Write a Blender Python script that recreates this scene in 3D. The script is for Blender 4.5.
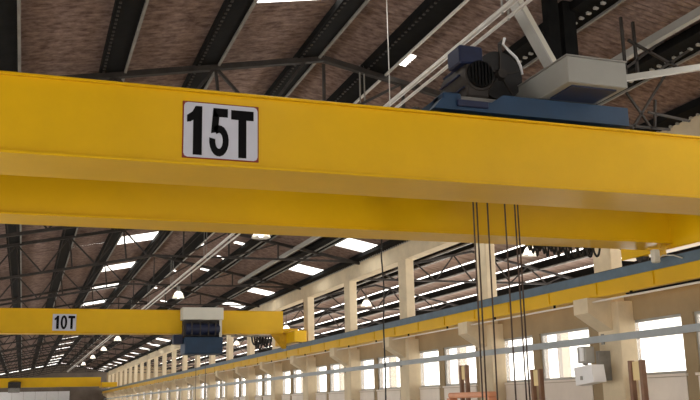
import bpy, math, random
from mathutils import Matrix, Vector
random.seed(7)
for o in list(bpy.data.objects): bpy.data.objects.remove(o)
sc = bpy.context.scene
C = sc.collection
H = 3.4                                    # camera height above the floor; z below is written relative to it

# ------------------------------------------------------------------ camera, sky, exposure
cam = bpy.data.objects.new('camera', bpy.data.cameras.new('camera')); C.objects.link(cam)
cam.data.sensor_width = 36.0; cam.data.lens = 897.0/700.0*36.0
cam.data.clip_start = .05; cam.data.clip_end = 600
M3 = Matrix(((0.9417754, -0.05278962, -0.3320728), (-0.33548532, -0.21376961, -0.91747052), (-0.02255415, 0.97545672, -0.2190331)))
cam.matrix_world = Matrix.Translation((0, 0, H)) @ M3.to_4x4()
sc.camera = cam
w = bpy.data.worlds.new('sky'); sc.world = w; w.use_nodes = True
bg = w.node_tree.nodes['Background']; bg.inputs[0].default_value = (1.0, .965, .91, 1); bg.inputs[1].default_value = 4.0
vs = sc.view_settings; vs.view_transform = 'Standard'; vs.look = 'None'; vs.gamma = 1; vs.use_curve_mapping = False
vs.exposure = 0.25

def portal(name, loc, rot, sx, sy):
    l = bpy.data.lights.new(name, 'AREA'); l.shape = 'RECTANGLE'; l.size = sx; l.size_y = sy; l.cycles.is_portal = True
    o = bpy.data.objects.new(name, l); C.objects.link(o); o.location = loc; o.rotation_euler = rot
portal('gateway_daylight', (2, -14.2, 2.3), (math.radians(90), 0, 0), 11, 4.6)
portal('added_openings_daylight', (-7.95, 20, 3.05), (0, math.radians(-90), 0), 3.7, 68)  # guides sky light through the openings added in the left wall
portal('side_daylight', (24.6, 40, 3.2), (0, math.radians(90), 0), 6.4, 110)

# ------------------------------------------------------------------ materials
def mat(name, col, rough=.6, metal=0., noise=0., nscale=6., bump=0., bscale=40., col2=None, streak=None, spec=.5):
    m = bpy.data.materials.new(name); m.use_nodes = True; nt = m.node_tree; b = nt.nodes['Principled BSDF']
    b.inputs['Base Color'].default_value = (*col, 1); b.inputs['Roughness'].default_value = rough; b.inputs['Metallic'].default_value = metal
    b.inputs['Specular IOR Level'].default_value = spec
    tc = nt.nodes.new('ShaderNodeTexCoord')
    geo = nt.nodes.new('ShaderNodeNewGeometry')
    if noise > 0 or col2:
        n = nt.nodes.new('ShaderNodeTexNoise'); n.inputs['Scale'].default_value = nscale; n.inputs['Detail'].default_value = 6; n.inputs['Roughness'].default_value = .65
        src = geo.outputs['Position']
        if streak:
            mp = nt.nodes.new('ShaderNodeMapping'); mp.inputs['Scale'].default_value = streak
            nt.links.new(src, mp.inputs['Vector']); src = mp.outputs['Vector']
        nt.links.new(src, n.inputs['Vector'])
        r = nt.nodes.new('ShaderNodeValToRGB')
        c2 = col2 or tuple(c*(1-noise) for c in col)
        r.color_ramp.elements[0].position = .36; r.color_ramp.elements[0].color = (*c2, 1)
        r.color_ramp.elements[1].position = .66; r.color_ramp.elements[1].color = (*col, 1)
        nt.links.new(n.outputs['Fac'], r.inputs['Fac']); nt.links.new(r.outputs['Color'], b.inputs['Base Color'])
    if bump > 0:
        n2 = nt.nodes.new('ShaderNodeTexNoise'); n2.inputs['Scale'].default_value = bscale; n2.inputs['Detail'].default_value = 4
        nt.links.new(geo.outputs['Position'], n2.inputs['Vector'])
        bp = nt.nodes.new('ShaderNodeBump'); bp.inputs['Strength'].default_value = bump; bp.inputs['Distance'].default_value = .02
        nt.links.new(n2.outputs['Fac'], bp.inputs['Height']); nt.links.new(bp.outputs['Normal'], b.inputs['Normal'])
    return m
def emis(name, col, s):
    m = bpy.data.materials.new(name); m.use_nodes = True; b = m.node_tree.nodes['Principled BSDF']
    b.inputs['Base Color'].default_value = (*col, 1); b.inputs['Emission Color'].default_value = (*col, 1); b.inputs['Emission Strength'].default_value = s
    return m
def sheer(name, col, clear):
    m = bpy.data.materials.new(name); m.use_nodes = True; nt = m.node_tree
    for n in list(nt.nodes):
        if n.type == 'BSDF_PRINCIPLED': nt.nodes.remove(n)
    out = next(n for n in nt.nodes if n.type == 'OUTPUT_MATERIAL')
    t = nt.nodes.new('ShaderNodeBsdfTransparent'); t.inputs[0].default_value = (*col, 1)
    d = nt.nodes.new('ShaderNodeBsdfTranslucent'); d.inputs[0].default_value = (*col, 1)
    x = nt.nodes.new('ShaderNodeMixShader'); x.inputs[0].default_value = clear
    nt.links.new(d.outputs[0], x.inputs[1]); nt.links.new(t.outputs[0], x.inputs[2]); nt.links.new(x.outputs[0], out.inputs[0])
    return m
YEL = mat('yellow_paint', (.80, .475, .002), .36, noise=.10, nscale=.7, bump=.03, bscale=3, spec=.35)
YELD = mat('worn_yellow_paint', (.72, .42, .01), .55, noise=.35, nscale=2.5)
SHEET = mat('sooty_roof_sheet', (.36, .265, .23), .85, nscale=6.0, col2=(.14, .092, .078), streak=(.8, 1.8, .8), spec=.15)
SHEET2 = mat('pink_roof_sheet', (.62, .50, .46), .8, nscale=2.0, col2=(.36, .26, .23), streak=(.3, 1.5, .3), spec=.2)
DARK = mat('black_steel', (.010, .010, .010), .8, noise=.4, nscale=5, spec=.1)
STEEL = mat('dark_truss_steel', (.055, .047, .043), .65, noise=.45, nscale=4, spec=.3)
GREY = mat('grey_steel', (.30, .29, .27), .55, noise=.3, nscale=4)
LGREY = mat('light_grey_paint', (.42, .41, .38), .5, noise=.12, nscale=2)
GALV = mat('galvanised_pipe', (.78, .76, .72), .35, metal=.2, noise=.2, nscale=3)
CONC = mat('cream_concrete', (.76, .64, .45), .85, noise=.16, nscale=1.6, bump=.15, bscale=14)
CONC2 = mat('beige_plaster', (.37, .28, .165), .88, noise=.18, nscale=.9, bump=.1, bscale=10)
PANEL = mat('cream_sill_panel', (.86, .78, .70), .7, noise=.08, nscale=2)
FLOOR = mat('pale_concrete_floor', (.60, .55, .48), .8, noise=.2, nscale=.6)
BLUE = mat('blue_paint', (.011, .045, .105), .45, noise=.25, nscale=3)
NAVY = mat('navy_paint', (.010, .018, .060), .45, noise=.3, nscale=5)
RAILB = mat('blue_grey_paint', (.10, .165, .23), .45, noise=.3, nscale=2.0)
TRAY = mat('blue_grey_tray', (.40, .44, .47), .5, noise=.15, nscale=2.0)
CREAM = mat('cream_box_paint', (.66, .64, .56), .5, noise=.06, nscale=2)
CABIN = mat('grey_cabinet_paint', (.30, .295, .27), .5, noise=.08, nscale=2)
WHITE = mat('white_paint', (.86, .86, .88), .5, noise=.05, nscale=3)
SIGNW = mat('sign_white', (.58, .60, .70), .45, noise=.05, nscale=3)
RED = mat('sign_red', (.22, .02, .012), .5)
BLACK = mat('sign_black', (.004, .004, .005), .7, spec=.1)
ROPE = mat('steel_rope', (.06, .035, .025), .6)
RUBBER = mat('black_rubber', (.012, .012, .013), .55)
BROWN = mat('brown_post', (.28, .15, .09), .6, noise=.3, nscale=3)
PALEY = mat('pale_yellow_panel', (.85, .68, .35), .6)
ORANGE = mat('orange_paint', (.80, .36, .20), .5, noise=.15, nscale=2)
COPPER = mat('conductor_bar', (.75, .70, .62), .35, metal=.4)
SKYL = sheer('translucent_sheet', (.97, .97, .95), .6)
GLASS = sheer('frosted_pane', (.98, .97, .95), .75)
BULB = emis('lamp_glow', (1., .93, .80), 9.)
SHADE = sheer('lamp_glass', (.95, .93, .88), .35)

# ------------------------------------------------------------------ mesh helpers
class MB:
    def __init__(s): s.v = []; s.f = []
    def add(s, v, f):
        k = len(s.v); s.v += [tuple(p) for p in v]; s.f += [tuple(i+k for i in q) for q in f]; return s
    def box(s, x0, x1, y0, y1, z0, z1):
        return s.add([(x0,y0,z0),(x1,y0,z0),(x1,y1,z0),(x0,y1,z0),(x0,y0,z1),(x1,y0,z1),(x1,y1,z1),(x0,y1,z1)],
                     [(0,3,2,1),(4,5,6,7),(0,1,5,4),(1,2,6,5),(2,3,7,6),(3,0,4,7)])
    def cbox(s, x0, x1, y0, y1, z0, z1, c):       # box with all twelve edges chamfered
        import bmesh
        bm = bmesh.new(); m = MB().box(x0, x1, y0, y1, z0, z1)
        vv = [bm.verts.new(p) for p in m.v]
        for q in m.f: bm.faces.new([vv[i] for i in q])
        bmesh.ops.bevel(bm, geom=list(bm.edges), offset=c, segments=1, affect='EDGES')
        bm.verts.index_update(); s.add([v.co for v in bm.verts], [[v.index for v in f.verts] for f in bm.faces]); bm.free(); return s
    def bar(s, p, q, w, h, up=(0,0,1)):
        p = Vector(p); q = Vector(q); d = (q-p).normalized(); u = Vector(up)
        if abs(d.dot(u)) > .98: u = Vector((0,1,0))
        a = d.cross(u).normalized()*w/2; b = a.cross(d).normalized()*h/2
        vs_ = [p-a-b, p+a-b, p+a+b, p-a+b, q-a-b, q+a-b, q+a+b, q-a+b]
        return s.add(vs_, [(0,1,2,3),(7,6,5,4),(0,4,5,1),(1,5,6,2),(2,6,7,3),(3,7,4,0)])
    def tube(s, pts, r, n=8, cap=True):
        pts = [Vector(p) for p in pts]; rings = []
        rr = r if isinstance(r, (list, tuple)) else [r]*len(pts)
        for i, p in enumerate(pts):
            d = (pts[min(i+1, len(pts)-1)] - pts[max(i-1, 0)]).normalized()
            u = Vector((0,0,1)) if abs(d.z) < .95 else Vector((0,1,0))
            a = d.cross(u).normalized(); b = a.cross(d).normalized()
            rings.append([p + (a*math.cos(t)+b*math.sin(t))*rr[i] for t in (2*math.pi*k/n for k in range(n))])
        v = [q for ring in rings for q in ring]; f = []
        for i in range(len(pts)-1):
            for k in range(n): f.append((i*n+k, i*n+(k+1)%n, (i+1)*n+(k+1)%n, (i+1)*n+k))
        if cap: f.append(tuple(range(n))[::-1]); f.append(tuple((len(pts)-1)*n+k for k in range(n)))
        return s.add(v, f)
    def lathe(s, c, prof, n=16, axis='Z'):        # prof: (radius, height)
        v = []; f = []; m = len(prof)
        for r, h in prof:
            for k in range(n):
                a = 2*math.pi*k/n; x, y = r*math.cos(a), r*math.sin(a)
                v.append({'Z': (x, y, h), 'Y': (x, h, y), 'X': (h, x, y)}[axis])
        for i in range(m-1):
            for k in range(n): f.append((i*n+k, i*n+(k+1)%n, (i+1)*n+(k+1)%n, (i+1)*n+k))
        f.append(tuple(range(n))[::-1]); f.append(tuple((m-1)*n+k for k in range(n)))
        return s.add([(p[0]+c[0], p[1]+c[1], p[2]+c[2]) for p in v], f)
    def prism(s, poly, y0, y1, axis='Y'):         # poly in (x, z), extruded along Y; axis X: poly in (y, z)
        n = len(poly); P = (lambda a, b, t: (a, t, b)) if axis == 'Y' else (lambda a, b, t: (t, a, b))
        v = [P(a, b, y0) for a, b in poly] + [P(a, b, y1) for a, b in poly]
        f = [tuple(range(n)), tuple(range(2*n-1, n-1, -1))] + [(i, n+i, n+(i+1)%n, (i+1)%n) for i in range(n)]
        return s.add(v, f)
    def mesh(s, name, m, smooth=False):
        import bmesh
        me = bpy.data.meshes.new(name); me.from_pydata(s.v, [], s.f); me.materials.append(m)
        bm = bmesh.new(); bm.from_mesh(me); bmesh.ops.recalc_face_normals(bm, faces=bm.faces); bm.to_mesh(me); bm.free()
        if smooth:
            for p in me.polygons: p.use_smooth = True
            try: me.set_sharp_from_angle(angle=math.radians(40))
            except Exception: pass
        return me
    def build(s, name, m, parent=None, smooth=False, loc=(0,0,0)):
        return link(name, s.mesh(name, m, smooth), parent, loc)
def link(name, me, parent=None, loc=(0,0,0), rot=None):
    o = bpy.data.objects.new(name, me); C.objects.link(o); o.location = loc
    if rot: o.rotation_euler = rot
    if parent: o.parent = parent
    return o
def tag(o, label=None, cat=None, group=None, kind=None):
    if label: o['label'] = label
    if cat: o['category'] = cat
    if group: o['group'] = group
    if kind: o['kind'] = kind
    return o
def empty(name, loc=(0,0,0), **k):
    o = bpy.data.objects.new(name, None); o.empty_display_size = .2; C.objects.link(o); o.location = loc
    return tag(o, **k)
def copy_tree(o, parent=None):
    c = o.copy(); C.objects.link(c); c.parent = parent
    for ch in o.children: copy_tree(ch, c)
    return c
HZ = (0, 0, H)

# ------------------------------------------------------------------ the hall: floor, walls
Y0, Y1 = -14.0, 140.0
XL, XR = -7.6, 11.5
tag(MB().box(-9, 26, Y0, Y1+2, -.3, 0).build('floor', FLOOR), 'pale concrete floor of the long crane hall', 'floor', kind='structure')
wl = MB().box(XL-.3, XL, Y0, Y1, 0, 1.2).box(XL-.3, XL, Y0, Y1, 4.9, 4.05+H)
for k in range(27): wl.box(XL-.3, XL, Y0+5.9*k-.45, Y0+5.9*k+.45, 1.2, 4.9)  # openings between these piers are added to light the hall from the left
tag(wl.build('wall_left', CONC2), 'unseen beige side wall with openings added for daylight, opposite the runway windows', 'wall', kind='structure')
def zl(x): return 5.55 + .19*x              # roof underside, slope rising to the ridge at x = 5
def zr(x): return 7.50 - .20*x
def zroof(x): return zl(x) if x < 5 else zr(x)
def za(x): return 5.16 + (x-11.75)*.215 if x < 17 else 6.29 - (x-17)*.215       # roof of the next hall
wb = MB().box(XL, -3.5, Y0-.3, Y0, 0, 3.9+H).box(7.5, 11.6, Y0-.3, Y0, 0, 5.0+H).prism([(-3.5, 4.6), (7.5, 4.6), (7.5, zr(7.5)+H-.05), (5, 6.4+H), (-3.5, zl(-3.5)+H-.05)], Y0-.3, Y0)  # out of view; opening sized to set the front light on the girders
tag(wb.build('wall_back', CONC2), 'unseen beige gable wall with a gateway opening sized for the light it lets in', 'wall', kind='structure')
# end wall with the white sheet door at the far end of the hall
ew = empty('wall_end', (0, Y1, 0)); tag(ew, 'far brown end wall of the hall below the roof', 'wall', kind='structure')
MB().prism([(XL, 0), (11.6, 0), (11.6, zr(11.6)+H-.05), (5, 6.4+H), (XL, zl(XL)+H-.05)], 0, .3).build('wall_panel', mat('brown_wall', (.20, .16, .13), .9, noise=.3, nscale=.6), ew)
MB().box(11.6, 25, 0, .3, 0, 6.2+H).build('wall_panel', CONC2, ew)
d1 = empty('door_1', (0, Y1-.12, 0)); tag(d1, 'wide white sheet door closing the far end of the hall', 'door', kind='structure')
for k in range(8):
    MB().cbox(-6.2+k*1.58, -6.2+k*1.58+1.56, 0, .1, .02, 2.40+H, .01).build('door_panel', WHITE, d1)

# ------------------------------------------------------------------ right-hand wall, columns, windows
BAY = 5.45; COL0 = 16.1
cols = [COL0 + BAY*i for i in range(-5, 23)]
pw = MB()
WZ0, WZ1 = .38, 1.50                        # window sill and head, relative to the eye
XW = 11.78                                  # wall face
pw.box(XW, XW+.22, Y0, Y1, WZ1, 2.05)
wins = []
for i, c in enumerate(cols[:-1]):
    a0, a1, b0, b1 = c+1.05, c+3.12, c+3.45, c+5.02
    for s0, s1 in ((c-.2, a0), (a1, b0), (b1, c+BAY-.2)): pw.box(XW, XW+.22, s0, s1, WZ0, WZ1)
    wins += [(a0, a1), (b0, b1)]
pw.box(XW, XW+.22, Y0, cols[0]-.2, WZ0, WZ1); pw.box(XW, XW+.22, cols[-1]-.2, Y1, WZ0, WZ1)
pw.box(XW, XW+.22, Y0, Y1, -H, WZ0)
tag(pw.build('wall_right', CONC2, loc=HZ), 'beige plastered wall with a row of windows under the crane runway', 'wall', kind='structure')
protos = {}
def window(n, y0, y1):
    wd = y1-y0; key = round(wd, 2)
    r = empty('window_%d' % n, (XW, y0, WZ0+H)); tag(r, 'glaring white steel-framed window in the beige wall under the runway', 'window', 'windows under the crane runway', 'structure')
    if key not in protos:
        h = WZ1-WZ0; t = .05
        fr = MB().box(.04, .12, 0, t, 0, h).box(.04, .12, wd-t, wd, 0, h).box(.04, .12, t, wd-t, 0, t).box(.04, .12, t, wd-t, h-t, h).mesh('window_frame', LGREY)
        mu = MB().box(.05, .10, t, wd-t, .74, .79).mesh('transom', LGREY)
        pn = MB().box(.07, .076, t, wd-t, t, .74).mesh('pane', GLASS)
        pn2 = MB().box(.07, .076, t, wd-t, .79, h-t).mesh('pane', GLASS)
        sl = MB().box(-.05, .10, -.04, wd+.04, -.05, .0).mesh('window_sill', PANEL)
        sp = MB().cbox(-.025, -.002, .0, wd, -1.5, -.06, .006).mesh('sill_panel', PANEL)
        protos[key] = [('window_frame', fr), ('transom', mu), ('pane', pn), ('pane', pn2), ('window_sill', sl), ('sill_panel', sp)]
    for nm, me in protos[key]: link(nm, me, r)
for n, (a, b) in enumerate(wins): window(n+1, a, b)

# columns: broad pier, corbel, slimmer upper shaft
pier = MB().cbox(11.40, 11.82, -.57, .17, -H, 1.90, .02).mesh('pier', CONC)
corb = MB().add([(11.42,-.36,1.30),(11.42,.16,1.30),(11.42,.16,1.97),(11.42,-.36,1.97),(10.84,-.36,1.66),(10.84,.16,1.66),(10.84,.16,1.97),(10.84,-.36,1.97)],
                [(0,1,5,4),(4,5,6,7),(3,7,6,2),(0,4,7,3),(1,2,6,5),(0,3,2,1)]).mesh('corbel', CONC)
shaft = MB().cbox(11.52, 11.82, -.31, .31, 1.88, 4.54, .02).mesh('shaft', CONC)
for i, c in enumerate(cols):
    r = empty('column', (0, c, H)); tag(r, 'cream concrete column with a corbel carrying the crane runway', 'column', 'columns along the windowed wall', 'structure')
    link('pier', pier, r); link('corbel', corb, r); link('shaft', shaft, r)
eb = MB().cbox(11.52, 11.95, .012, BAY-.012, 4.50, 5.14, .015).mesh('eave_beam', CONC)
for i, c in enumerate(cols[:-1]):
    tag(link('eave_beam', eb, None, (0, c, H)), 'cream concrete eave beam spanning between two column tops', 'beam', 'eave beams over the columns', 'structure')

# ------------------------------------------------------------------ roof of the crane hall
ceil = empty('ceiling', HZ); tag(ceil, 'sooty brown corrugated sheet roof over the crane hall', 'roof', kind='structure')
SL = 1.52                                   # one sheet along the hall
def corrugated(wd, ln, hole=None, seg=4, waves=14, nx=1, amp=.012):
    nv = seg*waves; xs = [wd*i/nx for i in range(nx+1)]; v = []; f = []
    for j in range(nv+1):
        for x in xs: v.append((x, ln*j/nv, amp*math.sin(2*math.pi*waves*j/nv)))
    for j in range(nv):
        for i in range(nx):
            if hole and hole[0] <= (i+.5)/nx <= hole[1] and hole[2] <= (j+.5)/nv <= hole[3]: continue
            a = j*(nx+1)+i; f.append((a, a+1, a+nx+2, a+nx+1))
    return MB().add(v, f)
PX = [-7.15, -5.45, -3.75, -2.05, -.35, 1.35, 2.98, 4.88, 6.20, 8.05, 9.92, 11.65]       # right edges of the purlins
PW = .40
strips = list(zip(PX[:-1], PX[1:])) + [(11.65, 11.78)]
strips = [(XL-.2, PX[0])] + strips
SKY1 = {round(11.88+7.6*k, 2) for k in range(-3, 17)}
SKY2 = {round(28.9+6.7*k, 2) for k in range(-6, 17)}
SMALL = [(6.35, 14.5), (6.35, 35.2), (6.35, 39.2), (6.35, 42.5), (6.35, 49.1), (6.35, 53.0), (6.35, 55.8), (7.55, 33.4), (7.55, 37.0), (7.55, 40.5), (7.55, 53.5)]
shared = {}
def sheet_mesh(wd, kind, ln, hole=None):
    k = (round(wd, 3), kind, ln, hole)
    if k not in shared:
        L = k[2]+.05
        if kind == 'plain': shared[k] = corrugated(wd, L).mesh('roof_sheet', SHEET, True)
        elif kind == 'hole': shared[k] = corrugated(wd, L, hole=hole, nx=16).mesh('roof_sheet', SHEET, True)
        else: shared[k] = corrugated(wd, L).mesh('skylight_sheet', SKYL, True)
    return shared[k]
nsky = 0
for a, b in strips:
    b2 = b
    parts = [(a, b)]
    if a < 5 < b: parts = [(a, 5.0), (5.0, b)]
    for (p, q) in parts:
        ang = math.atan(.19) if q <= 5 else -math.atan(.20)
        wd = (q-p)/math.cos(ang)
        isr1 = abs(a-2.98) < .01 and q <= 5; isr2 = abs(a-9.92) < .01
        SL = 1.9 if isr1 else 1.52
        ys = 10.93-1.9*13 if isr1 else -14.0
        far = MB(); far0 = MB()
        nY = int((Y1-ys)/SL)+1
        for j in range(nY):
            y = ys + j*SL; kind = 'plain'
            if isr1 and any(abs(y+SL/2-s) < SL/2 for s in SKY1): kind = 'sky'
            if isr2 and any(abs(y+SL/2-s) < SL/2 for s in SKY2): kind = 'sky'
            for sx, sy in SMALL:
                if p <= sx < q and y <= sy < y+SL: kind = 'hole'; u0 = (sx-p)/(q-p); v0 = (sy-y)/SL; hole = (round(max(.0, u0-.12), 2), round(min(1., u0+.12), 2), round(max(.0, v0-.17), 2), round(min(1., v0+.17), 2))
            near = 7.0 < y < 50 and q > -.4
            if kind != 'plain' or near:
                me = sheet_mesh(wd, kind, SL, hole if kind == 'hole' else None)
                nm = 'skylight_sheet' if kind == 'sky' else 'roof_sheet'
                jit = 0 if kind == 'sky' else random.uniform(-.008, .008)
                link(nm, me, ceil, (p, y, zroof(p if q <= 5 else p+1e-6)+.03+jit+(.012 if j % 2 else 0)), (0, -ang, random.uniform(-.004, .004)))
                if kind == 'hole':
                    link('skylight_pane', MB().box(wd*(hole[0]-.03), wd*(hole[1]+.03), SL*(hole[2]-.04), SL*(hole[3]+.04), .02, .026).mesh('skylight_pane', SKYL), ceil,
                         (p, y, zroof(p if q <= 5 else p+1e-6)+.05), (0, -ang, 0))
            else:
                mb = far if y > 0 else far0
                s4 = corrugated(wd, SL+.02, waves=10 if y > 0 and y < 70 and q > -.4 else 4, seg=4 if q > -.4 else 2)
                ca, sa = math.cos(ang), math.sin(ang); z0 = zroof(p if q <= 5 else p+1e-6)+.03
                mb.add([(p+v[0]*ca-v[2]*sa, y+v[1], z0+v[0]*sa+v[2]*ca) for v in s4.v], s4.f)
        for mb in (far, far0):
            if mb.v: tag(mb.build('roof_sheeting', SHEET, ceil, True), kind='stuff')
# purlins: broad black members with a grey edge angle and rows of small teeth, pale ones imitating gaps of daylight
for x in PX:
    s = .19 if x <= 5 else -.20; z = zroof(x)-.02
    pu = MB().add([(x-PW, Y0, z-s*PW-.14), (x, Y0, z-.14), (x, Y0, z), (x-PW, Y0, z-s*PW), (x-PW, Y1, z-s*PW-.14), (x, Y1, z-.14), (x, Y1, z), (x-PW, Y1, z-s*PW)],
                  [(0,1,2,3),(7,6,5,4),(0,4,5,1),(1,5,6,2),(2,6,7,3),(3,7,4,0)]).build('purlin', DARK, ceil)
    MB().box(x+.002, x+.045, Y0, Y1, z-.175, z-.06).build('edge_angle', GALV if 6 < x < 7 else GREY, pu)
    if x > -.5:
        cl = MB(); yy = 7.0
        while yy < 46:
            zz = z-s*PW*.85-.14; cl.box(x-PW*.90, x-PW*.80, yy, yy+.05, zz-.02, zz) if x < 6.5 else cl.box(x-PW*.47, x-PW*.30, yy, yy+.05, zz+s*PW*.47-.03, zz+s*PW*.47+.01); yy += .15 if x < 6.5 else .19
        tag(cl.build('teeth_and_light_gaps', LGREY if x > 6.5 else STEEL, pu), kind='stuff')  # light grey boxes stand in for daylight leaking between sheet ends
    # sloping lining strip that meets the sheets beside the purlin
tag(MB().prism([(4.75, zl(4.75)+.08), (5, 6.62), (5.25, zr(5.25)+.08), (5.25, zr(5.25)+.11), (5, 6.66), (4.75, zl(4.75)+.11)], Y0, Y1).build('ridge_cap', SHEET, ceil))

# ------------------------------------------------------------------ roof trusses
def bars(items, w, h, nm, m): return [(nm, MB().bar(p, q, w, h, (0,1,0)).mesh(nm, m)) for p, q in items]
def P(x, z): return (x, 0, z)
def tc(x): return zroof(x)-.20
def bl(x): return 4.29+.19*x if x > -2.2 else 3.87
items = bars([(P(XL, tc(XL)), P(5, 6.30)), (P(5, 6.30), P(11.6, tc(11.6)))], .10, .12, 'top_chord', STEEL)
items += bars([(P(XL, 4.0-.1), P(-2.2, 3.87)), (P(-2.2, 3.87), P(4.0, 5.05))], .08, .09, 'bottom_chord', STEEL)
items += bars([(P(4.0, 5.05), P(11.6, 5.05))], .07, .07, 'tie', STEEL)
nodes = [-2.2, -.45, 1.2, 2.95, 4.65]
wv = []
for a, b in zip(nodes[:-1], nodes[1:]):
    m_ = (a+b)/2
    wv += [(P(a, tc(a)), P(m_, bl(m_))), (P(m_, bl(m_)), P(b, tc(b))), (P(a, tc(a)), P(a+.12, bl(a+.12)))]
wv += [(P(5, 6.2), P(5, 5.05)), (P(6.6, tc(6.6)), P(6.6, 5.05)), (P(8.4, tc(8.4)), P(8.4, 5.05)), (P(5, 5.05), P(6.6, tc(6.6))), (P(6.6, 5.05), P(8.4, tc(8.4))), (P(8.4, 5.05), P(10.2, tc(10.2)))]
items += bars(wv, .05, .055, 'web_member', STEEL)
for i in range(17):
    y = 15.1 if i == 0 else 23.3+7.66*(i-1)
    t = empty('roof_truss', (0, y, H)); tag(t, 'dark steel roof truss with fanned web members under the sooty sheets', 'truss', 'roof trusses of the crane hall', 'structure')
    for nm, me in items: link(nm, me, t)
# the light-painted bracing over the trolley
t = empty('roof_brace', (0, 10.75, H)); tag(t, 'pale grey V-shaped roof brace with dark hangers above the blue trolley', 'brace', kind='structure')
MB().bar(P(6.28, 6.15), P(7.26, 4.42), .03, .21, (0,1,0)).build('brace_plate', LGREY, t)
MB().bar(P(6.42, 6.16), P(7.38, 4.44), .10, .025, (0,1,0)).build('brace_flange', CREAM, t)
MB().bar(P(7.3, 4.46), P(10.9, 5.29), .09, .10, (0,1,0)).build('brace_arm', LGREY, t)
MB().box(7.25, 7.44, .2, .36, 4.5, 6.02).build('hanger', DARK, t)
MB().box(7.52, 7.74, .2, .36, 4.5, 5.97).build('hanger', DARK, t)
MB().box(7.25, 7.74, .0, .3, 4.40, 4.52).build('hanger_foot', STEEL, t)
for a, b in (((8.5, 5.77), (8.5, 4.75)), ((8.72, 5.72), (8.72, 4.8)), ((9.0, 4.88), (9.9, 5.45)), ((8.6, 5.4), (9.6, 5.0)), ((9.3, 5.5), (8.2, 4.7))):
    MB().bar((a[0], .1, a[1]), (b[0], .1, b[1]), .04, .04, (0,1,0)).build('web_member', STEEL, t)
for a, b in [((9.92, 5.48), (8.87, 4.11)), ((8.82, 4.72), (9.25, 4.14)), ((9.21, 4.42), (10.02, 4.34)), ((9.37, 4.64), (9.31, 4.15)), ((8.6, 4.16), (9.6, 4.16))]:
    MB().bar((a[0], .55, a[1]), (b[0], .55, b[1]), .035, .035, (0,1,0)).build('web_member', STEEL, t)
# longitudinal light grey channel high on the right slope
o = MB().box(0, .10, -18, 30, -.13, 0).box(.02, .03, -18, 30, -.02, .0).build('longitudinal_channel', LGREY, loc=(8.95, 10, zr(9.0)-.22+H)); tag(o, 'light grey steel channel running lengthwise below the roof slope', 'channel', kind='structure')

# conduit pair hanging along the hall
for i, (x, z, r_) in enumerate(((5.72, 5.02, .042), (5.81, 4.93, .026))):
    cd = empty('conduit_pipe', (x, 0, z+H)); tag(cd, ('thick' if i == 0 else 'thin lower') + ' bright galvanised conduit pipe running the length of the hall under the ridge', 'pipe')
    MB().tube([(0, 9.0, 0), (0, 135, 0)], r_, 8).build('pipe', GALV, cd, True)
    for k in range(16):
        y = 9.7 if k == 0 else 15.1 if k == 1 else 23.3+7.66*(k-2)
        MB().bar((0, y, -r_-.02), (0, y, zroof(5.75)-z-.1), .02, .03, (0,1,0)).build('hanger', GREY, cd)

# pendant high-bay lamps
lamps = []
def lamp_proto():
    r = empty('pendant_lamp'); 
    MB().tube([(0,0,.42), (0,0,1.3)], .012, 6).build('cord', RUBBER, r)
    MB().lathe((0,0,0), [(.03,.46),(.07,.44),(.08,.28),(.10,.24)], 12).build('ballast_cap', GREY, r, True)
    MB().lathe((0,0,0), [(.10,.24),(.17,.16),(.25,.0),(.27,-.06),(.25,-.06),(.15,.15),(.08,.22)], 16).build('shade', SHADE, r, True)
    MB().lathe((0,0,0), [(.03,.22),(.08,.14),(.10,.05),(.06,-.03),(.01,-.05)], 12).build('bulb', BULB, r, True)
    return r
lp = lamp_proto()
spots = [(6.15, 24.5, 4.66, 0), (6.15, 39.2, 4.60, 0), (6.1, 52.6, 4.6, 0), (6.1, 65.7, 4.6, 0), (6.1, 77.4, 4.6, 0), (6.1, 90, 4.6, 0), (6.1, 104, 4.6, 0), (15.15, 24.9, 4.50, 1), (15.15, 39.9, 4.44, 1), (15.15, 54.0, 4.44, 1), (15.15, 68.0, 4.44, 1)]
for i, (x, y, z, s) in enumerate(spots):
    r = lp if i == 0 else copy_tree(lp)
    r.location = (x, y, z+H)
    if s: lb = 'glowing glass lamp in the next hall, %s in its row from the white wall unit' % ('first', 'second', 'third', 'fourth')[i-7]
    else: lb = 'glowing glass lamp under the ridge ' + ('between the 15T crane and the 10T crane' if i == 0 else 'just above the hoist of the 10T crane' if i == 1 else 'beyond the 10T crane towards the end door')
    tag(r, lb, 'lamp', 'ridge lamps of the crane hall' if not s else 'lamps of the next hall')
    top = (zroof(x)-.2 if not s else za(x)-.33)-z
    for ch in r.children:
        if ch.name.startswith('cord'): ch.data = MB().tube([(0,0,.42), (0,0,top)], .012, 6).mesh('cord', RUBBER)

# ------------------------------------------------------------------ the next hall behind the columns
nc = empty('roof_beyond', HZ); tag(nc, 'pinkish sheet roof of the next hall seen between the columns', 'roof', kind='structure')
ax = [11.75, 13.5, 15.25, 17.0, 18.65, 20.3, 21.95, 23.6, 24.9]
for a, b in zip(ax[:-1], ax[1:]):
    ang = math.atan(.215) if b <= 17 else -math.atan(.215)
    s4 = corrugated((b-a-.11)/math.cos(ang), Y1-Y0, waves=int((Y1-Y0)/.30), seg=4, amp=.012)
    o = s4.build('roof_sheet', SHEET2, nc, True, (a+.055, Y0, za(a+.001)+.03)); o.rotation_euler = (0, -ang, 0)
for x in ax[1:-1]:
    pu = MB().box(x-.22, x+.06, Y0, Y1, za(x)-.34, za(x)-.06).build('purlin', DARK, nc)
    MB().box(x-.22, x-.14, Y0, Y1, za(x)-.40, za(x)-.345).build('edge_angle', GREY, pu)
at = []
def ta(x): return za(x)-.42
seq = [11.9, 13.6, 15.3, 17.0, 18.7, 20.4, 22.1, 23.9]
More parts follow.
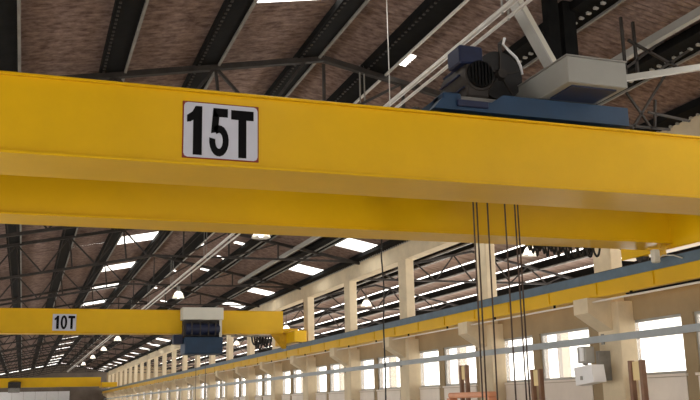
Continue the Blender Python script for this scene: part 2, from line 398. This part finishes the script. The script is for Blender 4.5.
at += bars([(P(11.9, ta(11.9)), P(17, ta(17))), (P(17, ta(17)), P(24.4, ta(24.4)))], .09, .10, 'top_chord', STEEL)
at += bars([(P(11.9, 4.62), P(24.4, 4.62))], .08, .08, 'tie', STEEL)
at += bars([x for a, b in zip(seq[:-1], seq[1:]) for x in ((P(a, 4.62), P((a+b)/2, ta((a+b)/2))), (P((a+b)/2, ta((a+b)/2)), P(b, 4.62)))], .05, .05, 'web_member', STEEL)
for i, c in enumerate(cols[4::2]):
    t = empty('truss_beyond', (0, c, H)); tag(t, 'dark lattice truss under the pinkish roof of the next hall', 'truss', 'trusses of the next hall', 'structure')
    for nm, me in at: link(nm, me, t)
sc_ = MB().box(24.3, 24.75, -.2, .2, 0, 4.5+H).mesh('column_beyond', CONC2)
for c in cols[1::2]:
    tag(link('column_beyond', sc_, None, (0, c, 0)), 'plain beige column on the open side of the next hall', 'column', 'columns on the open side of the next hall', 'structure')

# ------------------------------------------------------------------ crane runway on the corbels
rw = empty('crane_runway', HZ); tag(rw, 'yellow steel crane runway beam with a blue-grey top channel along the columns', 'runway beam')
RX = 11.17
MB().box(RX-.13, RX-.10, Y0, Y1, 2.02, 2.36).build('web', YEL, rw)
MB().box(RX-.17, RX+.17, Y0, Y1, 1.97, 2.02).build('bottom_flange', YEL, rw)
MB().box(RX-.17, RX+.17, Y0, Y1, 2.36, 2.40).build('top_flange', YEL, rw)
MB().box(RX-.19, RX-.171, Y0, Y1, 2.27, 2.44).box(RX-.19, RX-.10, Y0, Y1, 2.44, 2.455).build('side_channel', RAILB, rw)
MB().box(RX-.035, RX+.035, Y0, Y1, 2.40, 2.50).build('rail', STEEL, rw)
stf = MB().box(RX-.155, RX-.131, -.006, .006, 2.02, 2.27).mesh('stiffener', YEL)
for k in range(78): link('stiffener', stf, rw, (0, Y0+.6+BAY/3*k+.0, 0))
cb = empty('conductor_bar', (0, 0, H)); tag(cb, 'pale conductor bar hung below the yellow runway beam on dark clips', 'conductor bar')
MB().box(RX-.215, RX-.19, 6, Y1, 1.865, 1.90).build('bar', COPPER, cb)
MB().box(RX-.23, RX-.16, 6, 14.6, 1.91, 1.94).build('cover', DARK, cb)
clip = MB().box(RX-.21, RX-.17, -.02, .02, 1.89, 1.97).mesh('clip', DARK)
for k in range(48): link('clip', clip, cb, (0, 6.3+BAY/2*k, 0))
# left runway (mostly outside the photograph, carries the other crane ends)
rl = empty('crane_runway', HZ); tag(rl, 'yellow crane runway beam on the plain wall opposite the windows', 'runway beam')
MB().box(-7.22, -7.18, Y0, Y1, 2.02, 2.36).build('web', YEL, rl); MB().box(-7.59, -7.03, Y0, Y1, 1.97, 2.02).build('bottom_flange', YEL, rl)
MB().box(-7.37, -7.03, Y0, Y1, 2.36, 2.40).build('top_flange', YEL, rl); MB().box(-7.235, -7.165, Y0, Y1, 2.40, 2.50).build('rail', STEEL, rl)
LX = -7.2

# ------------------------------------------------------------------ lettering outlines (x 0..w, z 0..1)
def glyph(ch):
    if ch == '1': return [[(.10,.66),(.10,.80),(.22,.88),(.29,1.0),(.44,1.0),(.44,0),(.24,0),(.24,.71),(.18,.67)]], .52
    if ch == 'T': return [[(.0,1.0),(.62,1.0),(.62,.80),(.42,.80),(.42,0),(.20,0),(.20,.80),(.0,.80)]], .62
    if ch == '0':
        n = 20; o = [(.27+.27*math.cos(2*math.pi*k/n), .5+.5*math.sin(2*math.pi*k/n)) for k in range(n)]
        i = [(.27+.10*math.cos(2*math.pi*k/n), .5+.33*math.sin(2*math.pi*k/n)) for k in range(n)]
        return [[o[k], o[(k+1) % n], i[(k+1) % n], i[k]] for k in range(n)], .56
    # 5: flag, stem, bowl
    polys = [[(.10,.82),(.50,.82),(.50,1.0),(.09,1.0)], [(.09,1.0),(.26,.82),(.235,.62),(.20,.50),(.03,.47)]]
    n = 18; cx, cz = .255, .325; outs = []; ins = []
    for k in range(n+1):
        a = math.radians(128 - 318*k/n)
        outs.append((cx+.275*math.cos(a), cz+.325*math.sin(a))); ins.append((cx+.105*math.cos(a), cz+.165*math.sin(a)))
    polys += [[outs[k], outs[k+1], ins[k+1], ins[k]] for k in range(n)]
    return polys, .56
def sign(parent, text, x0, x1, z0, z1, y, border, widths):
    W, Hh = x1-x0, z1-z0
    s = MB().cbox(x0, x1, y-.012, y, z0, z1, .004).build('sign', RED if border else SIGNW, parent)
    s['label'] = 'white capacity sign reading ' + text
    if border:
        b = .014
        c = .045
        X0, X1, Z0, Z1 = x0+b, x1-b, z0+b, z1-b
        poly = [(X0+c,Z0),(X1-c,Z0),(X1-c*.3,Z0+c*.3),(X1,Z0+c),(X1,Z1-c),(X1-c*.3,Z1-c*.3),(X1-c,Z1),(X0+c,Z1),(X0+c*.3,Z1-c*.3),(X0,Z1-c),(X0,Z0+c),(X0+c*.3,Z0+c*.3)]
        MB().prism(poly, y-.016, y-.011).build('sign_face', SIGNW, s)
    for ch, (u0, u1, v0, v1) in zip(text, widths):
        polys, gw = glyph(ch); g = MB()
        allx = [p[0] for q in polys for p in q]; gx0, gx1 = min(allx), max(allx)
        for q in polys: g.prism([(x0+W*(u0+(u1-u0)*(px-gx0)/(gx1-gx0)), z0+Hh*(v0+(v1-v0)*pz)) for px, pz in q], y-.020, y-.0125)
        g.build('letter' if ch == 'T' else 'digit', BLACK, s)

# ------------------------------------------------------------------ the 15T double-girder crane
GB, GT = 2.72, 3.575
cr = empty('bridge_crane', HZ); tag(cr, 'large yellow double-girder bridge crane with the 15T sign', 'crane')
def girder(ya, yb):
    g = MB().box(LX+.15, 11.06, ya, yb, GB, GT).build('girder', YEL, cr)
    MB().cbox(LX+.15, 11.06, ya-.06, yb+.10, GB-.035, GB, .006).build('bottom_flange', YEL, g)
    MB().cbox(LX+.15, 11.06, ya-.06, yb+.06, GT, GT+.03, .006).build('top_flange', YEL, g)
    MB().box(LX+.15, 11.0, (ya+yb)/2-.03, (ya+yb)/2+.03, GT+.03, GT+.09).build('trolley_rail', STEEL, g)
    return g
girder(10.0, 10.86); girder(13.3, 13.90)
for x0, x1 in ((11.06, 11.36), (LX-.2, LX+.15)):
    e = MB().cbox(x0, x1, 9.2, 14.8, 2.60, 3.36, .012).build('end_truck', YEL, cr)
    for yy in (9.75, 14.3):
        MB().lathe(((x0+x1)/2 if x0 < 0 else RX, yy, 2.62), [(.02,-.06),(.115,-.06),(.115,.05),(.14,.05),(.14,.07),(.02,.07)], 18, 'X').build('wheel', STEEL, e, True)
    for yy in (9.2, 14.8): MB().cbox(x0+.08, x1-.08, yy-.16 if yy < 10 else yy, yy if yy < 10 else yy+.16, 2.85, 3.0, .02).build('buffer', RUBBER, e)
MB().box(10.86, 10.97, 13.34, 13.44, 2.47, 2.69).build('collector_arm', YELD, cr)
MB().cbox(10.58, 10.72, 13.2, 13.32, 2.32, 2.56, .02).build('collector_box', CREAM, cr)
MB().tube([(10.72, 13.3, 2.40), (10.82, 13.25, 2.46), (10.92, 13.1, 2.44), (10.94, 12.9, 2.36)], .012, 6).build('collector_cable', CREAM, cr, True)
MB().box(10.55, 10.9, 13.3, 13.38, 2.56, 2.60).build('collector_bracket', YELD, cr)
sign(cr, '15T', 1.575, 2.478, 2.775, 3.462, 9.995, True, [(.055, .25, .06, .92), (.345, .60, .055, .91), (.63, .93, .055, .90)])
# festoon: track, carriers and cable loops behind the second girder
ft = MB().box(-3, 10.4, 14.18, 14.24, 2.80, 2.86).build('festoon_track', GREY, cr)
for x in (-2, 1, 4, 7, 10): MB().box(x-.03, x+.03, 13.98, 14.24, 2.86, 2.89).build('track_bracket', GREY, ft)
xx = 8.60
for k in range(16):
    wdt = .075 if k < 12 else .17
    dp = .16+.05*(k % 3) if k < 12 else .25-.02*(k % 2)
    pts = [(xx+wdt*t/8, 14.21+.02*(k % 2), 2.80-dp*math.sin(math.pi*t/8)**.7) for t in range(9)]
    MB().tube(pts, .022, 6).build('festoon_cable', RUBBER, cr, True)
    MB().cbox(xx-.03, xx+.03, 14.15, 14.27, 2.72, 2.83, .01).build('festoon_carrier', RUBBER, cr)
    xx += wdt
pc = [(5.71, 14.21, 2.8), (5.69, 14.2, 2.4), (5.72, 14.2, 1.9), (5.69, 14.2, 1.2), (5.70, 14.2, .4), (5.68, 14.2, -.4), (5.69, 14.2, -1.2)]
po = MB().tube(pc, .014, 6).build('pendant_cable', RUBBER, cr, True)
MB().cbox(5.62, 5.76, 14.15, 14.26, -1.7, -1.2, .02).build('push_button_box', PALEY, po)

# ------------------------------------------------------------------ blue trolley on the 15T crane
tr = empty('hoist_trolley', (0, 0, H)); tag(tr, 'blue hoist trolley with a grey control cabinet on top of the 15T crane', 'trolley')
TZ = GT+.09
MB().prism([(4.78, 3.66), (4.90, 3.80), (5.62, 3.80), (5.80, 3.92), (7.77, 3.92), (7.77, 3.66)], 9.95, 10.16).build('side_frame', BLUE, tr)
MB().prism([(4.78, 3.70), (4.90, 3.80), (7.77, 3.86), (7.77, 3.70)], 13.5, 13.75).build('side_frame', BLUE, tr)
for x in (4.95, 6.0, 7.4): MB().cbox(x, x+.22, 10.16, 13.5, 3.72, 3.90, .01).build('cross_beam', BLUE, tr)
MB().cbox(5.1, 5.55, 9.9, 9.95, 3.70, 3.79, .01).build('bumper_plate', NAVY, tr)
for x in (5.15, 7.45):
    for y in (10.43, 13.60): MB().lathe((x, y, TZ+.10), [(.02,-.05),(.10,-.05),(.10,.05),(.02,.05)], 16, 'Y').build('wheel', STEEL, tr, True)
cabn = MB().cbox(6.39, 7.30, 9.30, 10.78, 3.945, 4.30, .012).build('control_cabinet', CABIN, tr)
MB().cbox(6.375, 7.315, 9.285, 10.795, 4.30, 4.32, .006).build('cabinet_lid', GREY, cabn)
MB().box(6.50, 7.19, 9.40, 9.93, 3.925, 3.945).build('cable_plate', NAVY, cabn)
MB().cbox(5.28, 5.92, 10.25, 11.0, 3.87, 3.97, .01).build('pedestal', GREY, tr)
MB().lathe((5.60, 10.62, 4.28), [(.02,-.42),(.22,-.42),(.24,-.36),(.24,.30),(.20,.40),(.02,.40)], 20, 'Y').build('hoist_motor', STEEL, tr, True)
ms = tr.children[-1]
for k in range(8):
    a = math.radians(20+40*k); MB().bar((5.60+.24*math.cos(a), 10.3, 4.28+.24*math.sin(a)), (5.60+.24*math.cos(a), 10.9, 4.28+.24*math.sin(a)), .02, .06, (math.cos(a), 0, math.sin(a))).build('cooling_fin', NAVY, ms)
MB().lathe((5.60, 10.17, 4.28), [(.12,-.02),(.19,-.02),(.19,.03),(.12,.03)], 20, 'Y').build('fan_cowl', DARK, ms, True)
for k in range(-3, 4): MB().box(5.60+.05*k-.01, 5.60+.05*k+.01, 10.15, 10.17, 4.28-math.sqrt(.03-.0025*k*k), 4.28+math.sqrt(.03-.0025*k*k)).build('grille_bar', GREY, ms)
MB().cbox(5.30, 5.66, 10.18, 10.55, 4.42, 4.68, .02).build('terminal_box', NAVY, tr)
MB().cbox(5.42, 5.74, 10.22, 10.70, 3.97, 4.14, .02).build('gearbox', STEEL, tr)
MB().cbox(4.95, 5.22, 10.02, 10.35, 3.80, 3.92, .02).build('limit_switch_box', BLUE, tr)
rl_ = MB().lathe((6.10, 10.75, 4.44), [(.06,-.22),(.36,-.22),(.36,-.17),(.20,-.16),(.20,.16),(.36,.17),(.36,.22),(.06,.22)], 28, 'Y').build('cable_reel', RUBBER, tr, True)
MB().lathe((6.10, 10.50, 4.44), [(.02,-.06),(.07,-.06),(.09,.04),(.02,.04)], 14, 'Y').build('reel_hub', STEEL, rl_, True)
for k in range(5):
    a = math.radians(72*k+15); MB().bar((6.10+.08*math.cos(a), 10.515, 4.44+.08*math.sin(a)), (6.10+.34*math.cos(a), 10.515, 4.44+.34*math.sin(a)), .02, .03, (0,1,0)).build('reel_spoke', STEEL, rl_)
MB().tube([(6.17, 10.45, 4.98), (6.14, 10.45, 4.88), (6.22, 10.45, 4.80), (6.34, 10.45, 4.70), (6.40, 10.45, 4.58), (6.42, 10.45, 4.46)], .02, 8).build('supply_cable', WHITE, tr, True)
MB().bar((6.17, 10.6, 3.9), (6.17, 10.6, 4.95), .04, .04, (0,1,0)).build('cable_mast', STEEL, tr)
MB().bar((6.17, 10.44, 4.95), (6.17, 10.62, 4.95), .04, .04).build('mast_arm', STEEL, tr)
MB().box(6.08, 6.12, 10.55, 10.95, 3.9, 4.44).build('reel_stand', STEEL, tr)
MB().lathe((6.3, 12.0, 4.12), [(.02,-.9),(.26,-.9),(.26,-.85),(.2,-.84),(.2,1.0),(.26,1.01),(.26,1.06),(.02,1.06)], 20, 'X').build('rope_drum', STEEL, tr, True)
hook_z = -1.5
for xt, xb in ((6.355, 6.325), (6.415, 6.39), (6.60, 6.57), (6.90, 6.88), (7.075, 7.06), (7.125, 7.12)):
    MB().tube([(xt, 12.0, 3.95), (xb, 12.0, hook_z)], .014, 6).build('hoist_rope', ROPE, tr, True)
hb = MB().cbox(6.28, 7.16, 11.85, 12.15, hook_z-.45, hook_z, .05).build('hook_block', YELD, tr)
MB().tube([(6.72, 12, hook_z-.42), (6.72, 12, hook_z-.55), (6.84, 12, hook_z-.68), (6.80, 12, hook_z-.84), (6.66, 12, hook_z-.88), (6.56, 12, hook_z-.76)], [.05, .05, .06, .06, .05, .02], 8).build('hook', STEEL, hb, True)

# wire hanging from the roof behind the girder
o = MB().tube([(5.02, 12.0, 3.92), (5.03, 12.0, 5.0), (5.03, 12.0, 6.42)], .008, 6).build('hanging_wire', GALV, loc=HZ); tag(o, 'thin pale wire hanging from the roof ridge down behind the 15T girder', 'wire')

# ------------------------------------------------------------------ the 10T crane further down the hall
c2 = empty('bridge_crane', (0, 38.5, H)); tag(c2, 'yellow single-girder bridge crane with the 10T sign', 'crane')
g = MB().box(LX+.2, 10.66, 0, .66, 2.99, 3.93).build('girder', YEL, c2)
MB().cbox(LX+.2, 10.66, -.05, .71, 2.96, 2.99, .006).build('bottom_flange', YEL, g)
MB().cbox(LX+.2, 10.66, -.05, .71, 3.93, 3.96, .006).build('top_flange', YEL, g)
MB().prism([(10.1, 2.96), (10.62, 2.32), (10.80, 2.32), (10.80, 2.96)], .02, .08).build('end_bracket', YELD, c2)
for x0, x1 in ((10.80, 11.34), (LX-.27, LX+.27)):
    e = MB().cbox(x0, x1, -1.3, 1.9, 2.53, 3.02, .012).build('end_truck', YEL, c2)
    MB().cbox(min(x0, 10.66) if x0 > 0 else x0, x1, -.02, .7, 3.02, 3.2, .01).build('saddle', YEL, e)
    for yy in (-.9, 1.5): MB().lathe((RX if x0 > 0 else LX, yy, 2.62), [(.02,-.06),(.115,-.06),(.115,.06),(.02,.06)], 16, 'X').build('wheel', STEEL, e, True)
sign(c2, '10T', .98, 1.90, 3.07, 3.74, -.005, False, [(.08, .27, .1, .9), (.34, .62, .08, .92), (.66, .95, .1, .9)])
for k in range(6):
    x = 9.3+.13*k
    MB().tube([(x+.26*t/8, .25+.05*(k % 3), 2.86-(.35+.1*(k % 3))*math.sin(math.pi*t/8)**.7) for t in range(9)], .04, 6).build('festoon_cable', RUBBER, c2, True)
MB().box(8.4, 10.4, .27, .33, 2.86, 2.92).build('festoon_track', GREY, c2)
for x in (8.6, 10.2): MB().box(x-.04, x+.04, .25, .35, 2.92, 2.96).build('track_bracket', GREY, c2)
t2 = empty('hoist_trolley', (0, 38.5, H)); tag(t2, 'blue underslung hoist with a cream top box on the 10T crane', 'trolley')
MB().cbox(6.12, 7.86, -.66, -.08, 3.50, 4.02, .02).build('control_box', CREAM, t2)
MB().cbox(6.20, 7.78, -.48, -.08, 2.80, 3.50, .03).build('hoist_body', STEEL, t2)
MB().lathe((7.0, -.44, 3.12), [(.02,-.70),(.23,-.70),(.25,-.6),(.25,.6),(.22,.72),(.02,.72)], 18, 'X').build('drum', NAVY, t2, True)
for x in (6.5, 6.85, 7.2, 7.5): MB().box(x, x+.05, -.70, -.46, 2.85, 3.40).build('drum_rib', STEEL, t2)
MB().cbox(6.24, 7.84, -.68, .50, 2.08, 2.78, .03).build('lower_housing', BLUE, t2)
MB().cbox(5.80, 6.22, -.40, .05, 2.50, 2.90, .03).build('travel_motor', NAVY, t2)
MB().box(7.70, 7.80, -.62, -.54, 2.78, 3.50).build('side_strut', CREAM, t2)
MB().cbox(6.24, 7.80, .10, .5, 2.78, 2.955, .01).build('hanger_block', STEEL, t2)
for x in (6.8, 7.2): MB().tube([(x, -.2, 2.1), (x, -.2, -1.8)], .012, 6).build('hoist_rope', ROPE, t2)
MB().cbox(6.7, 7.3, -.32, -.08, -2.15, -1.8, .04).build('hook_block', YELD, t2)

# the last crane near the end wall
c3 = empty('bridge_crane', (0, 122, H)); tag(c3, 'small distant yellow crane in front of the white end door', 'crane')
g = MB().box(LX+.2, 9.4, 0, .6, 2.66, 3.8).build('girder', YEL, c3)
MB().cbox(LX+.2, 9.4, -.06, .66, 2.62, 2.66, .006).build('bottom_flange', YEL, g)
MB().cbox(9.4, 11.3, -1.6, 2.2, 2.505, 3.1, .012).build('end_truck', YEL, c3)
MB().cbox(LX-.2, LX+.2, -1.6, 2.2, 2.505, 3.1, .012).build('end_truck', YEL, c3)
t3 = empty('hoist_trolley', (0, 122, H)); tag(t3, 'small dark grey hoist under the distant crane by the white door', 'trolley')
MB().cbox(-1.8, -.3, -.5, -.07, 2.5, 3.3, .03).build('hoist_body', STEEL, t3); MB().cbox(-1.75, -.4, -.5, .4, 2.0, 2.618, .03).build('lower_housing', GREY, t3)

# ------------------------------------------------------------------ along the windows: tray, wall unit, posts, orange machine
ty = empty('cable_tray', HZ); tag(ty, 'long blue-grey cable tray crossing the windows and column piers', 'cable tray')
MB().box(11.30, 11.38, 2, Y1, 1.09, 1.21).box(11.28, 11.30, 2, Y1, 1.08, 1.10).box(11.28, 11.30, 2, Y1, 1.20, 1.22).build('trunking', TRAY, ty)
for c in cols[3:]: MB().box(11.38, 11.40, c-.05, c+.05, 1.04, 1.26).build('bracket', GREY, ty)
u = empty('wall_unit', (0, 15.9, H)); tag(u, 'white two-part electrical unit bracketed to the column pier', 'electrical unit')
MB().cbox(10.86, 11.10, .10, .40, .66, 1.00, .02).build('upper_box', LGREY, u)
MB().cbox(10.83, 10.86, .14, .26, .70, .97, .004).build('lamp_glass', WHITE, u)
MB().add([(10.80,-.22,.27),(11.1,-.22,.27),(11.1,.42,.21),(10.80,.42,.21),(10.80,-.17,.62),(11.1,-.17,.62),(11.1,.46,.58),(10.80,.46,.58)], [(0,3,2,1),(4,5,6,7),(0,1,5,4),(1,2,6,5),(2,3,7,6),(3,0,4,7)]).build('lower_box', WHITE, u)
MB().box(11.1, 11.40, .0, .08, .3, .9).build('bracket', GREY, u)
MB().box(10.9, 10.98, .2, .26, .62, .70).build('connector', GREY, u)
MB().box(10.79, 10.80, .16, .24, .32, .40).build('name_plate', GREY, u)
def stand(x, y, top, label):
    s = empty('machine_stand', (x, y, 0)); tag(s, label, 'stand', 'brown stands before the windows')
    for d in (-.15, .17): MB().cbox(-.05, .05, d-.045, d+.045, .02, top+H, .008).build('post', BROWN, s)
    MB().cbox(-.02, .02, -.10, .12, top+H-.36, top+H-.02, .005).build('panel', PALEY, s)
    MB().cbox(-.2, .2, -.35, .37, 0, .02, .004).build('base_plate', STEEL, s)
    MB().box(-.03, .03, -.10, .12, 1.2, 1.28).build('crossbar', BROWN, s)
stand(10.6, 14.0, .62, 'brown twin-post stand with a pale yellow panel, farthest from the orange machine')
stand(10.6, 17.5, .60, 'brown twin-post stand with a pale panel between the white wall unit and the orange machine')
stand(10.6, 21.0, .84, 'tallest brown twin-post stand, beside the orange machine')
mf = empty('orange_machine', (10.05, 19.55, 0)); tag(mf, 'orange machine with a top beam on two legs below the windows', 'machine')
MB().cbox(-.12, .12, -1.0, 1.1, H+.02, H+.15, .03).build('top_beam', ORANGE, mf)
for d in (-.9, 1.1): MB().cbox(-.1, .1, d-.1, d+.1, .02, H+.02, .01).build('leg', ORANGE, mf)
MB().cbox(-.3, .3, -1.1, 1.3, 0, .05, .01).build('base', STEEL, mf)
